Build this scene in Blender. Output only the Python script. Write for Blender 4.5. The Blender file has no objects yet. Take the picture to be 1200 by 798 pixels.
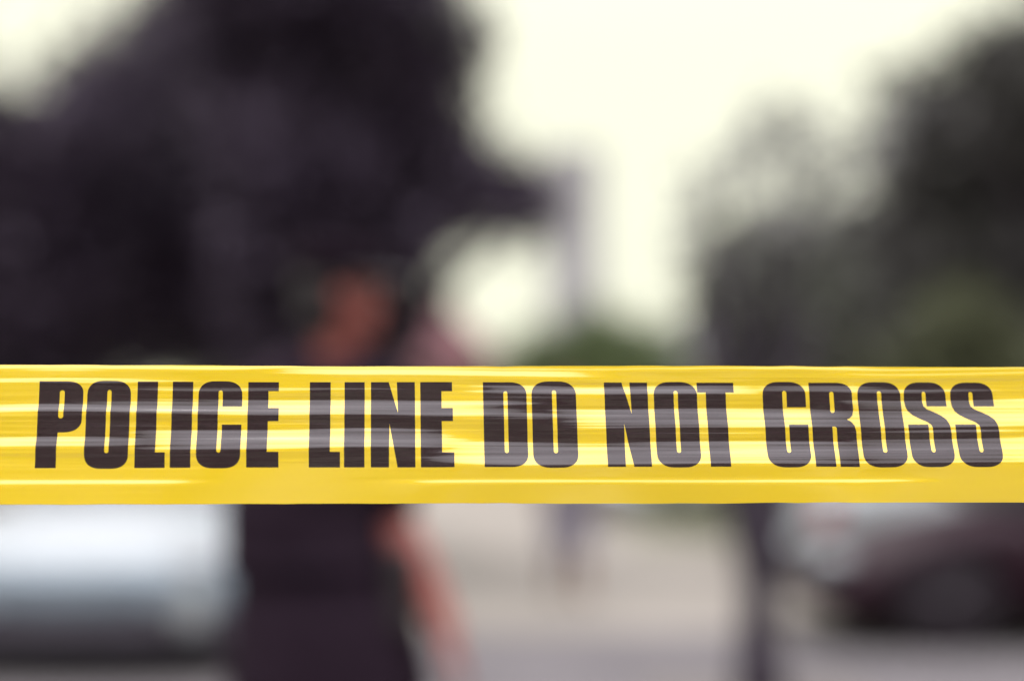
import bpy, bmesh, math, random
import numpy as np
from mathutils import Vector, Matrix

S = bpy.context.scene
COL = S.collection
R = math.radians

# ------------------------------------------------------------------ camera
FPX = 1666.67                     # focal length in pixels of a 1200 px wide frame (50 mm)
PITCH = math.atan(106 / FPX)
CAM = Vector((0, 0, 1.30))
cam_d = bpy.data.cameras.new('camera')
cam = bpy.data.objects.new('camera', cam_d)
COL.objects.link(cam)
cam.location = CAM
cam.rotation_euler = (R(90) + PITCH, 0, 0)
cam_d.lens = 50; cam_d.sensor_width = 36
cam_d.clip_start = 0.05; cam_d.clip_end = 6000
cam_d.dof.use_dof = True
cam_d.dof.focus_distance = 0.80
cam_d.dof.aperture_fstop = 1.42
S.camera = cam
FWD = Vector((0, math.cos(PITCH), math.sin(PITCH)))
UPV = Vector((0, -math.sin(PITCH), math.cos(PITCH)))

def at(px, py, D):
    """world point seen at that place of the photograph, D metres down the street"""
    d = FWD * FPX + Vector((1, 0, 0)) * (px - 600) + UPV * (399 - py)
    return CAM + d * (D / d.y)

# ------------------------------------------------------------------ sky and sun
SUN_EL, SUN_AZ = R(69), R(222)
w = bpy.data.worlds.new('World'); S.world = w; w.use_nodes = True
nt = w.node_tree; N = nt.nodes; L = nt.links; N.clear()
out = N.new('ShaderNodeOutputWorld'); bg = N.new('ShaderNodeBackground')
bg.inputs['Strength'].default_value = 0.10
sky = N.new('ShaderNodeTexSky'); sky.sky_type = 'NISHITA'; sky.sun_disc = False
sky.sun_elevation = SUN_EL; sky.sun_rotation = SUN_AZ
tc = N.new('ShaderNodeTexCoord'); sep = N.new('ShaderNodeSeparateXYZ')
L.new(tc.outputs['Generated'], sep.inputs[0])
mx = N.new('ShaderNodeMath'); mx.operation = 'MAXIMUM'; mx.inputs[1].default_value = 0
L.new(sep.outputs['Z'], mx.inputs[0])
pw = N.new('ShaderNodeMath'); pw.operation = 'POWER'; pw.inputs[1].default_value = 3.0
L.new(mx.outputs[0], pw.inputs[0])
# overcast luminance, about three times brighter overhead than at the horizon
ma = N.new('ShaderNodeMath'); ma.operation = 'MULTIPLY_ADD'
ma.inputs[1].default_value = 39.0; ma.inputs[2].default_value = 11.0
L.new(pw.outputs[0], ma.inputs[0])
nz = N.new('ShaderNodeTexNoise'); nz.inputs['Scale'].default_value = 2.2; nz.inputs['Detail'].default_value = 4
L.new(tc.outputs['Generated'], nz.inputs['Vector'])
mr = N.new('ShaderNodeMapRange'); mr.inputs['To Min'].default_value = 0.94; mr.inputs['To Max'].default_value = 1.06
L.new(nz.outputs['Fac'], mr.inputs['Value'])
mm = N.new('ShaderNodeMath'); mm.operation = 'MULTIPLY'
L.new(ma.outputs[0], mm.inputs[0]); L.new(mr.outputs[0], mm.inputs[1])
vm = N.new('ShaderNodeVectorMath'); vm.operation = 'SCALE'; 
tint = N.new('ShaderNodeValToRGB')                    # creamy near the horizon, cooler cloud overhead
tint.color_ramp.elements[0].position = .28; tint.color_ramp.elements[0].color = (1.0, .995, .785, 1)
tint.color_ramp.elements[1].position = .62; tint.color_ramp.elements[1].color = (.97, .945, .985, 1)
L.new(mx.outputs[0], tint.inputs[0]); L.new(tint.outputs[0], vm.inputs[0])
L.new(mm.outputs[0], vm.inputs['Scale'])
mixs = N.new('ShaderNodeMix'); mixs.data_type = 'RGBA'; mixs.inputs['Factor'].default_value = 0.93
L.new(sky.outputs[0], mixs.inputs['A']); L.new(vm.outputs[0], mixs.inputs['B'])
L.new(mixs.outputs['Result'], bg.inputs['Color']); L.new(bg.outputs[0], out.inputs[0])

sd = bpy.data.lights.new('sun', 'SUN'); sd.energy = 1.5; sd.angle = R(14); sd.color = (1, .96, .92)
so = bpy.data.objects.new('sun', sd); COL.objects.link(so)
so.rotation_euler = (R(90) - SUN_EL, 0, -SUN_AZ + R(180))
dirv = Vector((math.sin(SUN_AZ) * math.cos(SUN_EL), math.cos(SUN_AZ) * math.cos(SUN_EL), math.sin(SUN_EL)))
so.rotation_euler = dirv.to_track_quat('Z', 'Y').to_euler()

S.view_settings.view_transform = 'Standard'; S.view_settings.look = 'None'
S.view_settings.exposure = 0.0; S.view_settings.gamma = 1
S.render.engine = 'CYCLES'
S.cycles.use_denoising = True
S.cycles.max_bounces = 6; S.cycles.transparent_max_bounces = 8

# ------------------------------------------------------------------ helpers
def tag(o, label=None, cat=None, group=None, kind=None):
    if label: o['label'] = label
    if cat: o['category'] = cat
    if group: o['group'] = group
    if kind: o['kind'] = kind
    return o

def empty(name, loc=(0, 0, 0), rz=0.0):
    o = bpy.data.objects.new(name, None); COL.objects.link(o)
    o.location = loc; o.rotation_euler = (0, 0, rz); o.empty_display_size = .1
    return o

def link_mesh(name, me, mat, parent=None, smooth=False):
    o = bpy.data.objects.new(name, me); COL.objects.link(o)
    if mat and not me.materials: me.materials.append(mat)
    if parent: o.parent = parent
    if smooth: me.polygons.foreach_set('use_smooth', [True] * len(me.polygons))
    return o

def obj(name, bm, mat, parent=None, smooth=False):
    me = bpy.data.meshes.new(name); bm.to_mesh(me); bm.free()
    return link_mesh(name, me, mat, parent, smooth)

def from_np(name, verts, faces, mat, parent=None, smooth=False):
    me = bpy.data.meshes.new(name)
    me.from_pydata([tuple(v) for v in verts], [], [tuple(f) for f in faces]); me.update()
    return link_mesh(name, me, mat, parent, smooth)

def box(bm, c, s, rz=0.0, bev=0.0):
    r = bmesh.ops.create_cube(bm, size=1)
    M = Matrix.Translation(c) @ Matrix.Rotation(rz, 4, 'Z') @ Matrix.Diagonal((*s, 1))
    bmesh.ops.transform(bm, matrix=M, verts=r['verts'])
    if bev > 0:
        es = list({e for v in r['verts'] for e in v.link_edges})
        bmesh.ops.bevel(bm, geom=es, offset=bev, segments=2, affect='EDGES', profile=.6)

def tube(bm, pts, rad, seg=8, cap=True, flat=1.0):
    """tapered tube through pts"""
    rings = []
    pts = [Vector(p) for p in pts]
    for i, p in enumerate(pts):
        d = (pts[min(i + 1, len(pts) - 1)] - pts[max(i - 1, 0)])
        d = d.normalized() if d.length > 1e-9 else Vector((0, 0, 1))
        a = Vector((1, 0, 0)) if abs(d.x) < .8 else Vector((0, 1, 0))
        y = d.cross(a).normalized(); x = y.cross(d).normalized()
        rings.append([bm.verts.new(p + (x * math.cos(t) + y * math.sin(t) * flat) * rad[i])
                      for t in [2 * math.pi * k / seg for k in range(seg)]])
    for a, b in zip(rings, rings[1:]):
        for k in range(seg):
            bm.faces.new((a[k], a[(k + 1) % seg], b[(k + 1) % seg], b[k]))
    if cap:
        bm.faces.new(rings[0][::-1]); bm.faces.new(rings[-1])

def loft(bm, rings, closed=True, cap=True):
    vr = [[bm.verts.new(p) for p in r] for r in rings]
    n = len(vr[0])
    for a, b in zip(vr, vr[1:]):
        for k in range(n if closed else n - 1):
            bm.faces.new((a[k], a[(k + 1) % n], b[(k + 1) % n], b[k]))
    if cap and closed:
        bm.faces.new(vr[0][::-1]); bm.faces.new(vr[-1])

def ellipsoid(bm, c, r, rot=None, u=16, v=10):
    g = bmesh.ops.create_uvsphere(bm, u_segments=u, v_segments=v, radius=1)
    M = Matrix.Translation(c) @ (rot.to_4x4() if rot else Matrix.Identity(4)) @ Matrix.Diagonal((*r, 1))
    bmesh.ops.transform(bm, matrix=M, verts=g['verts'])

# ------------------------------------------------------------------ materials
def mat(name, col, rough=.6, spec=.5, metal=0.0, var=0.0, vscale=6.0, bump=0.0, bscale=60.0, coat=0.0,
        col2=None, detail=4, emit=None, stretch=(1, 1, 1), coords='Object'):
    m = bpy.data.materials.new(name); m.use_nodes = True
    n = m.node_tree.nodes; l = m.node_tree.links; b = n['Principled BSDF']
    b.inputs['Base Color'].default_value = (*col, 1)
    b.inputs['Roughness'].default_value = rough
    b.inputs['Specular IOR Level'].default_value = spec
    b.inputs['Metallic'].default_value = metal
    if coat: b.inputs['Coat Weight'].default_value = coat; b.inputs['Coat Roughness'].default_value = .05
    t = n.new('ShaderNodeTexCoord'); mp = n.new('ShaderNodeMapping'); mp.inputs['Scale'].default_value = stretch
    l.new(t.outputs[coords], mp.inputs[0])
    if var or col2:
        z = n.new('ShaderNodeTexNoise'); z.inputs['Scale'].default_value = vscale; z.inputs['Detail'].default_value = detail
        l.new(mp.outputs[0], z.inputs['Vector'])
        cr = n.new('ShaderNodeValToRGB'); cr.color_ramp.elements[0].position = .32; cr.color_ramp.elements[1].position = .68
        c2 = col2 if col2 else tuple(min(1, c * (1 + var)) for c in col)
        c1 = col if col2 else tuple(c * (1 - var) for c in col)
        cr.color_ramp.elements[0].color = (*c1, 1); cr.color_ramp.elements[1].color = (*c2, 1)
        l.new(z.outputs['Fac'], cr.inputs[0]); l.new(cr.outputs[0], b.inputs['Base Color'])
    if bump:
        z2 = n.new('ShaderNodeTexNoise'); z2.inputs['Scale'].default_value = bscale; z2.inputs['Detail'].default_value = 5
        l.new(mp.outputs[0], z2.inputs['Vector'])
        bp = n.new('ShaderNodeBump'); bp.inputs['Strength'].default_value = bump; bp.inputs['Distance'].default_value = .01
        l.new(z2.outputs['Fac'], bp.inputs['Height']); l.new(bp.outputs[0], b.inputs['Normal'])
    return m

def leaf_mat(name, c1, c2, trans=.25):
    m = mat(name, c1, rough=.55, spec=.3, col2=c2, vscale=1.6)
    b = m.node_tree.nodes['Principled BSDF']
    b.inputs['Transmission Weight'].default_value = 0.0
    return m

M = {}
M['tape'] = mat('yellow_polythene', (.96, .665, .003), rough=.16, spec=1.0, coat=1.0, var=.05, vscale=30, stretch=(.1, 1, 1))
M['tape'].node_tree.nodes['Principled BSDF'].inputs['Coat IOR'].default_value = 1.7
M['tape'].node_tree.nodes['Principled BSDF'].inputs['IOR'].default_value = 1.62
M['tape'].node_tree.nodes['Principled BSDF'].inputs['Coat Roughness'].default_value = .055
M['ink'] = mat('black_print', (.018, .005, .009), rough=.14, spec=.45, coat=1.0, col2=(.032, .012, .017), vscale=700, bump=.05, bscale=2500)
M['ink'].node_tree.nodes['Principled BSDF'].inputs['IOR'].default_value = 1.58
M['asphalt'] = mat('grey_asphalt', (.112, .103, .108), rough=.9, spec=.2, col2=(.155, .143, .148), vscale=1.2, detail=8, bump=.5, bscale=90)
M['concrete'] = mat('pale_concrete', (.21, .19, .165), rough=.85, spec=.25, col2=(.275, .25, .222), vscale=.6, detail=8, bump=.3, bscale=60)
M['kerb'] = mat('kerb_stone', (.30, .29, .27), rough=.85, var=.15, vscale=4, bump=.3)
M['grass'] = mat('verge_soil', (.16, .15, .11), rough=.95, col2=(.22, .21, .16), vscale=3)
M['blade'] = leaf_mat('grass_green', (.14, .155, .09), (.22, .22, .15))
M['bark'] = mat('grey_bark', (.024, .016, .028), rough=.9, col2=(.045, .034, .05), vscale=9, stretch=(1, 1, .3), bump=.8, bscale=20)
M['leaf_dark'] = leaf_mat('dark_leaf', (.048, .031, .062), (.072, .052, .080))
M['leaf_mid'] = leaf_mat('mid_leaf', (.072, .072, .062), (.115, .120, .095))
M['leaf_green'] = leaf_mat('green_leaf', (.085, .12, .045), (.13, .165, .07))
M['leaf_grey'] = leaf_mat('pale_leaf', (.26, .26, .255), (.34, .34, .33))
M['rubber'] = mat('tyre_rubber', (.018, .011, .018), rough=.85, bump=.2)
M['rim'] = mat('alloy', (.45, .45, .46), rough=.35, metal=.8, var=.1)
M['glass'] = mat('car_glass', (.03, .035, .04), rough=.06, spec=.8, var=.1)
M['lampglass'] = mat('headlamp_lens', (.25, .265, .28), rough=.1, spec=.8, var=.1)
M['redlens'] = mat('tail_lamp_lens', (.32, .02, .02), rough=.15, spec=.6, var=.1)
M['trim'] = mat('black_trim', (.020, .013, .021), rough=.6, var=.2)
M['white_paint'] = mat('white_paint', (.33, .355, .37), rough=.4, coat=.3, var=.03)
M['silver_paint'] = mat('silver_paint', (.50, .53, .55), rough=.3, coat=.8, var=.04, metal=.2)
M['dark_paint'] = mat('dark_paint', (.020, .007, .013), rough=.5, spec=.15, coat=.0, var=.1)
M['skin'] = mat('skin', (.25, .066, .055), rough=.6, col2=(.31, .088, .07), vscale=14, bump=.05, bscale=300)
M['skin_brown'] = mat('brown_skin', (.22, .12, .09), rough=.5, var=.1, vscale=14)
M['black_cloth'] = mat('black_cloth', (.014, .007, .014), rough=.9, spec=.15, col2=(.020, .011, .020), vscale=12, bump=.4, bscale=25)
M['black_cloth2'] = mat('dark_trouser_cloth', (.013, .007, .014), rough=.9, spec=.15, col2=(.019, .010, .019), vscale=12, bump=.4, bscale=25)
M['grey_cloth'] = mat('lavender_grey_cloth', (.20, .18, .23), rough=.9, var=.12, vscale=12, bump=.4, bscale=25)
M['pale_cloth'] = mat('pale_shirt_cloth', (.42, .41, .42), rough=.9, var=.08, vscale=12, bump=.4, bscale=25)
M['hair'] = mat('dark_hair', (.014, .009, .011), rough=.6, var=.3, vscale=40, bump=.6, bscale=120)
M['leather'] = mat('black_leather', (.018, .013, .016), rough=.45, bump=.2, bscale=80, var=.1)
M['eye'] = mat('eye', (.6, .57, .54), rough=.15, var=.02)
M['iris'] = mat('iris', (.04, .02, .012), rough=.1, var=.1)
M['tower'] = mat('tower_wall', (.40, .395, .42), rough=.9, var=.06, vscale=.05)
M['tower_win'] = mat('tower_window', (.30, .295, .33), rough=.3, var=.1, vscale=.2)
M['brick_wall'] = mat('pink_render', (.12, .06, .07), rough=.9, var=.1, vscale=1)
M['roof'] = mat('red_roof_tile', (.11, .038, .045), rough=.85, var=.2, vscale=2)
M['pane'] = mat('window_pane', (.05, .055, .06), rough=.1, spec=.7, var=.1)
M['frame'] = mat('window_frame', (.5, .48, .45), rough=.6, var=.05)
M['wood_added'] = leaf_mat('added_wood_leaf', (.020, .018, .018), (.032, .032, .028))

# ------------------------------------------------------------------ ground
def sheet(name, x0, x1, y0, y1, z, m, nx=1, ny=1, z_fn=None):
    xs = np.linspace(x0, x1, nx + 1); ys = np.linspace(y0, y1, ny + 1)
    V = [(x, y, z) for y in ys for x in xs]
    F = [(j * (nx + 1) + i, j * (nx + 1) + i + 1, (j + 1) * (nx + 1) + i + 1, (j + 1) * (nx + 1) + i)
         for j in range(ny) for i in range(nx)]
    return tag(from_np(name, V, F, m), kind='structure')

sheet('ground', -1500, 1500, -1500, 3000, -0.012, M['concrete'])
sheet('road', -60, 60, -8, 9.3, 0.0, M['asphalt'])
sheet('forecourt', -3.4, 7.5, 9.304, 60, 0.0, M['concrete'])
bm = bmesh.new(); box(bm, (-9.2, 34.6, .03), (11.5, 50.4, .14), bev=.01)
tag(obj('pavement', bm, M['concrete']), kind='structure')

# ------------------------------------------------------------------ foliage and trees
def leaves_mesh(name, blobs, n, size, rng, m, parent=None, clump=9, spread=1.4):
    """n small leaf faces spread through the blobs (centre, radii, weight)"""
    wts = np.array([b[2] for b in blobs], float); wts /= wts.sum()
    idx = rng.choice(len(blobs), n, p=wts)
    C = np.array([b[0] for b in blobs])[idx]; Rr = np.array([b[1] for b in blobs])[idx]
    d = rng.normal(size=(n, 3)); d /= np.linalg.norm(d, axis=1)[:, None]
    rad = rng.random(n) ** (1 / 2.2)
    # twigs: gather leaves into small clumps
    nt_ = max(1, n // clump)
    tw = rng.integers(0, nt_, n)
    dt = rng.normal(size=(nt_, 3)); dt /= np.linalg.norm(dt, axis=1)[:, None]
    rt = rng.random(nt_) ** (1 / 2.4)
    idt = rng.choice(len(blobs), nt_, p=wts)
    C = np.array([b[0] for b in blobs])[idt][tw]; Rr = np.array([b[1] for b in blobs])[idt][tw]
    c = C + (dt * rt[:, None])[tw] * Rr + rng.normal(size=(n, 3)) * size * spread
    a = rng.normal(size=(n, 3)); a[:, 2] *= .6; a /= np.linalg.norm(a, axis=1)[:, None]
    b = np.cross(a, rng.normal(size=(n, 3))); b /= np.linalg.norm(b, axis=1)[:, None]
    s = size * rng.uniform(.6, 1.25, n)[:, None]
    nn = np.cross(a, b) * s * .18
    V = np.stack([c - a * s, c + b * s * .42 + nn, c + a * s, c - b * s * .42 + nn], 1).reshape(-1, 3)
    F = np.arange(n * 4).reshape(-1, 4)
    me = bpy.data.meshes.new(name)
    me.vertices.add(n * 4); me.vertices.foreach_set('co', V.ravel())
    me.loops.add(n * 4); me.loops.foreach_set('vertex_index', F.ravel())
    me.polygons.add(n); me.polygons.foreach_set('loop_start', np.arange(n) * 4); me.polygons.foreach_set('loop_total', np.full(n, 4))
    me.update(); me.validate()
    return link_mesh(name, me, m, parent)

def tree(name, label, cat, base, trunk_top, r0, blobs, n, size, seed, lm, group=None, bark='bark', limbs=True, clump=14, spread=1.5, lf=1.0):
    """blobs are world (centre, radii, weight)"""
    rng = np.random.default_rng(seed)
    t = empty(name, base); tag(t, label, cat, group)
    B = Vector(base)
    loc = [((Vector(c) - B)[:], r, wt) for c, r, wt in blobs]
    bm = bmesh.new()
    top = Vector(trunk_top) - B
    pts = [Vector((0, 0, -.05)), Vector((0, 0, .12))]
    for k in range(1, 7):
        f = k / 6
        p = top * f; p.x += math.sin(f * 5 + seed) * .04 * top.length / 4; p.y += math.cos(f * 4 + seed) * .03
        if k < 6: pts.append(Vector((p.x, p.y, max(.2, p.z))))
    pts.append(top)
    rad = [r0 * 1.35, r0 * 1.1] + [r0 * (1 - (.09 if lf == 1 else .14) * k) for k in range(1, 7)]
    tube(bm, pts, rad, 10)
    obj('trunk', bm, M[bark], t, smooth=True)
    if limbs:
        bm = bmesh.new()
        for i, (c, r, wt) in enumerate(loc):
            c = Vector(c); st = pts[3 + i % 5]
            mid = st.lerp(c, .5) + Vector((0, 0, .12 * (c - st).length))
            tube(bm, [st, mid, c, c + Vector((rng.normal() * .3, rng.normal() * .3, .7)) * r[2] * .6],
                 [r0 * .45 * lf, r0 * .28 * lf, r0 * .13 * lf, r0 * .05 * lf], 6)
        o = obj('limb', bm, M[bark], t, smooth=True)
    leaves_mesh('crown', loc, n, size, rng, M[lm], t, clump, spread)
    return t

def px_blobs(D, lst, dspread=1.0, seed=0):
    """blobs by where they stand in the view at distance D: (px, py, r px[, weight])"""
    rng = random.Random(seed); o = []
    for b in lst:
        px, py, r = b[:3]; k = D / FPX
        d = D + rng.uniform(-dspread, dspread)
        o.append((at(px, py, d)[:], (r * k, r * k * 1.1, r * k), (b[3] if len(b) > 3 else 1.0) * r * r))
    return o

def ground_at(px, D): 
    return (at(px, 505, D).x, D, 0)

M['pit'] = mat('bare_soil', (.12, .105, .10), rough=1, col2=(.16, .145, .135), vscale=8, bump=.6)
ST_B = ground_at(888, 7.0)
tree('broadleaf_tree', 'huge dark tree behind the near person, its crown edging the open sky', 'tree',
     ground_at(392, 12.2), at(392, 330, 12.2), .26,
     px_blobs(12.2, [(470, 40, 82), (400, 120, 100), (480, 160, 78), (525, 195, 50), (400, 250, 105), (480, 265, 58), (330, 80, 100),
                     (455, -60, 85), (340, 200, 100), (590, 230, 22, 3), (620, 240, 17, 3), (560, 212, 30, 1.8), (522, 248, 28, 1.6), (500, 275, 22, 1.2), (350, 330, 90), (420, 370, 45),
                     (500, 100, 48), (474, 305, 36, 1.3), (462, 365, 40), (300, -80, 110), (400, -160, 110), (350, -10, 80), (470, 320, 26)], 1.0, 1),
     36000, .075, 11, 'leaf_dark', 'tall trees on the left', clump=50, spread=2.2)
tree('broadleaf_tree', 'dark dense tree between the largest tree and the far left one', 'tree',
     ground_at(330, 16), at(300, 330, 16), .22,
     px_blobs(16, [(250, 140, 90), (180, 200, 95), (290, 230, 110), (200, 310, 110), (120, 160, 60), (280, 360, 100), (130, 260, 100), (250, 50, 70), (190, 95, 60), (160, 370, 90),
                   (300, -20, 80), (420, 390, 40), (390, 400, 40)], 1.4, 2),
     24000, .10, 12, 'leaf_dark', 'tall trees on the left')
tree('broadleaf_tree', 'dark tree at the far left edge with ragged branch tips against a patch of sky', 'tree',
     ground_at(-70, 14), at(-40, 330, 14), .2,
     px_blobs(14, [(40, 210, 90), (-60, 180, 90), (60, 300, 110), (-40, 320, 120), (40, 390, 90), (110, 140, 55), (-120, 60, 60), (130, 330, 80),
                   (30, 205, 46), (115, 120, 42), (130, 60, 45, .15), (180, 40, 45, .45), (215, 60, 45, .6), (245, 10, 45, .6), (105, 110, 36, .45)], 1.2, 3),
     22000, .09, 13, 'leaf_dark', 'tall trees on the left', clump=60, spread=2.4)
M['leaf_right'] = leaf_mat('dark_green_leaf', (.050, .044, .050), (.078, .076, .064))
tree('broadleaf_tree', 'tall dark tree at the right edge rising above the other crowns', 'tree',
     ground_at(1290, 14), at(1270, 330, 14), .22,
     px_blobs(14, [(1050, 190, 34, .8), (1085, 105, 28, .8), (1130, 80, 34), (1180, 110, 62), (1110, 160, 58), (1230, 160, 90), (1150, 240, 85), (1230, 300, 100), (1080, 260, 62), (1110, 330, 85), (1230, 60, 45),
                   (1290, 10, 70), (1210, 400, 90), (1075, 130, 30, .5), (1300, -80, 70), (1310, 200, 100)], 1.2, 4),
     22000, .085, 14, 'leaf_right', 'trees on the right', clump=60, spread=2.4)
tree('broadleaf_tree', 'lower grey-green tree right of the gap of sky, behind the slender street tree', 'tree',
     ground_at(960, 22), at(960, 380, 22), .2,
     px_blobs(22, [(845, 330, 36, 1.2), (836, 390, 36, 1.2), (862, 285, 30, 1), (870, 350, 52, .9), (930, 340, 62), (1000, 320, 68), (900, 410, 70), (980, 400, 85), (850, 400, 42), (1050, 390, 80), (1000, 270, 34, .8), (860, 300, 32, .5)], 1.5, 5),
     15000, .12, 15, 'leaf_mid', 'trees on the right')
sheet('tree_pit', ST_B[0] - .55, ST_B[0] + .55, 6.45, 7.55, .006, M['pit'])
ST = tree('street_tree', 'slender young street tree with thin airy crown standing between the parked cars', 'tree',
     ground_at(888, 7.0), at(900, 300, 7.0), .115,
     px_blobs(7.0, [(860, 180, 42), (920, 145, 42), (955, 215, 50), (890, 230, 46), (1000, 185, 40), (835, 225, 36), (930, 265, 36), (820, 270, 30), (1000, 245, 34), (1040, 130, 26), (810, 180, 22), (840, 300, 26)], .3, 6),
     1050, .040, 16, 'leaf_grey', clump=40, spread=1.5, lf=.42)
bm = bmesh.new()
for sx in (-1, 1):
    tube(bm, [(0, 0, .55), (sx * .05, .01, .80), (sx * .125, .02, 1.10), (sx * .19, .03, 1.45), (sx * .26, .05, 1.9)], [.085, .085, .075, .06, .03], 10)
obj('limb', bm, M['bark'], ST, smooth=True)
# shrubs
tree('shrub', 'bright green shrub between the tower and the right-hand trees', 'shrub',
     ground_at(700, 34), at(700, 440, 34), .1,
     px_blobs(34, [(695, 392, 32), (655, 415, 26), (740, 400, 26), (620, 415, 24), (780, 412, 22), (690, 410, 34), (640, 425, 32), (740, 420, 30), (780, 430, 30), (600, 440, 26), (710, 450, 50), (640, 470, 50), (770, 470, 50)], 1, 7),
     8500, .13, 17, 'leaf_green')
M['leaf_olive'] = leaf_mat('olive_leaf', (.085, .092, .048), (.12, .13, .07))
tree('shrub', 'olive green shrub in front of the dark tree at the right edge', 'shrub',
     ground_at(1120, 12), at(1120, 400, 12), .06,
     px_blobs(12, [(1125, 375, 48), (1110, 430, 60), (1180, 420, 45), (1060, 440, 40), (1120, 500, 70)], .3, 8),
     4500, .06, 18, 'leaf_olive')
# clipped hedge along the left pavement
rng = np.random.default_rng(31)
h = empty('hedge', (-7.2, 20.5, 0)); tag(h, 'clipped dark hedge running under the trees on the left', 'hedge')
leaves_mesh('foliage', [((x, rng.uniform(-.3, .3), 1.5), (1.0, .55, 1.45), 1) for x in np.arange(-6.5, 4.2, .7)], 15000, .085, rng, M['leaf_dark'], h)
bm = bmesh.new()
for x in np.arange(-6.2, 4.0, .6): tube(bm, [(x, 0, -.02), (x + .05, 0, 1.2), (x - .04, .1, 2.4)], [.03, .022, .01], 5)
obj('stem', bm, M['bark'], h)
# unseen wood added behind the viewer to mirror as dark skyline in the tape
rng = np.random.default_rng(5)
blobs = []
for a in np.linspace(-75, 75, 44):
    x = 24 * math.sin(R(a)); y = -24 * math.cos(R(a)) - 2
    top = 14.4 + 1.3 * math.sin(a * .21) + rng.uniform(-.9, .9)
    for z in np.arange(1.2, top - 1, 1.9): blobs.append(((x + rng.uniform(-.6, .6), y + rng.uniform(-1, 1), z), (1.6, 1.4, 1.5), 1))
    blobs.append(((x, y, top - 1.3), (1.5, 1.3, 1.3), 1))
tag(leaves_mesh('added_woodland', blobs, 38000, .30, rng, M['wood_added']), 'dark belt of trees on the near side of the street', 'added_woodland', kind='stuff')

# grass verge under the silver car
g = sheet('verge', 1.5, 4.2, 16.2, 27.5, 0.008, M['grass'])
rng = np.random.default_rng(6)
tag(leaves_mesh('grass', [((2.85, 21.8, .03), (1.3, 5.4, .05), 1)], 14000, .045, rng, M['blade']), 'short green grass beside the silver car', 'grass', kind='stuff')

# ------------------------------------------------------------------ buildings
def tower():
    c = at(674, 505, 300); t = empty('tower_block', (c.x, 300, 0), R(-8)); tag(t, 'pale grey high-rise tower standing far off in the gap between the trees', 'tower')
    H = at(674, 186, 300).z; W = 10.6
    bm = bmesh.new(); box(bm, (0, 0, H * .5), (W, 14, H)); obj('wall', bm, M['tower'], t)
    bm = bmesh.new(); box(bm, (.6, 0, H + 1.2), (3.2, 5, 2.4)); box(bm, (0, 0, H + .25), (W + .5, 14.5, .5)); obj('roof', bm, M['tower'], t)
    bm = bmesh.new(); box(bm, (0, 0, 0), (1.3, .12, 1.5)); fr = bpy.data.meshes.new('window'); bm.to_mesh(fr); bm.free(); fr.materials.append(M['tower_win'])
    k = 0
    for z in np.arange(4, H - 2, 3.1):
        for x in (-3.6, -1.2, 1.2, 3.6):
            o = bpy.data.objects.new('window', fr); COL.objects.link(o); o.parent = t; o.location = (x, -7.02, z)
        bm = bmesh.new(); box(bm, (0, -7.06, z - 1.1), (W + .1, .2, .25)); obj('floor_band', bm, M['tower'], t)
tower()

def house(name, label, cat, c, W, D, eave, ridge, wm, rm, nwin, rz=0, floors=1):
    t = empty(name, c, rz); tag(t, label, cat)
    bm = bmesh.new(); box(bm, (0, 0, eave / 2), (W, D, eave)); obj('wall', bm, wm, t)
    bm = bmesh.new()
    o = .35
    V = [(-W / 2 - o, -D / 2 - o, eave), (W / 2 + o, -D / 2 - o, eave), (W / 2 + o, D / 2 + o, eave), (-W / 2 - o, D / 2 + o, eave), (-W / 2 + 1.2, 0, ridge), (W / 2 - 1.2, 0, ridge)]
    v = [bm.verts.new(p) for p in V]
    for f in ((0, 1, 5, 4), (2, 3, 4, 5), (1, 2, 5), (3, 0, 4), (3, 2, 1, 0)): bm.faces.new([v[i] for i in f])
    r = obj('roof', bm, rm, t)
    bm = bmesh.new(); box(bm, (W * .2, .5, ridge + .1), (.6, .6, 1.2)); obj('chimney', bm, wm, r)
    for fl in range(floors):
        for i in range(nwin):
            x = (i + .5) / nwin * W - W / 2; z = 1.5 + fl * 2.8
            bm = bmesh.new()
            for dx, dz, sx, sz in ((-.5, 0, .08, 1.3), (.5, 0, .08, 1.3), (0, .65, 1.08, .08), (0, -.65, 1.2, .1), (0, 0, .05, 1.22)):
                box(bm, (x + dx, -D / 2 - .03, z + dz), (sx, .12, sz))
            f = obj('window', bm, M['frame'], t)
            bm = bmesh.new(); box(bm, (x, -D / 2 - .01, z), (.92, .06, 1.22)); obj('pane', bm, M['pane'], f)
    bm = bmesh.new(); box(bm, (0, -D / 2 - .03, 1.02), (.95, .1, 2.0)); d = obj('door', bm, M['roof'], t)
    return t
c = at(470, 505, 42)
house('house', 'small pinkish house with dull red roof behind the dark crowns', 'house', (c.x, 44, 0), 5.6, 5, 3.2, 4.9, M['brick_wall'], M['roof'], 4)
c = at(762, 505, 120)
house('apartment_building', 'pale low apartment building far off beside the tower', 'building', (c.x, 120, 0), 9, 9, 7.2, 9.6, M['frame'], M['tower'], 6, floors=2)

# ------------------------------------------------------------------ cars
def smooth_interp(xs, ys, x):
    return float(np.interp(x, xs, ys))

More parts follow.
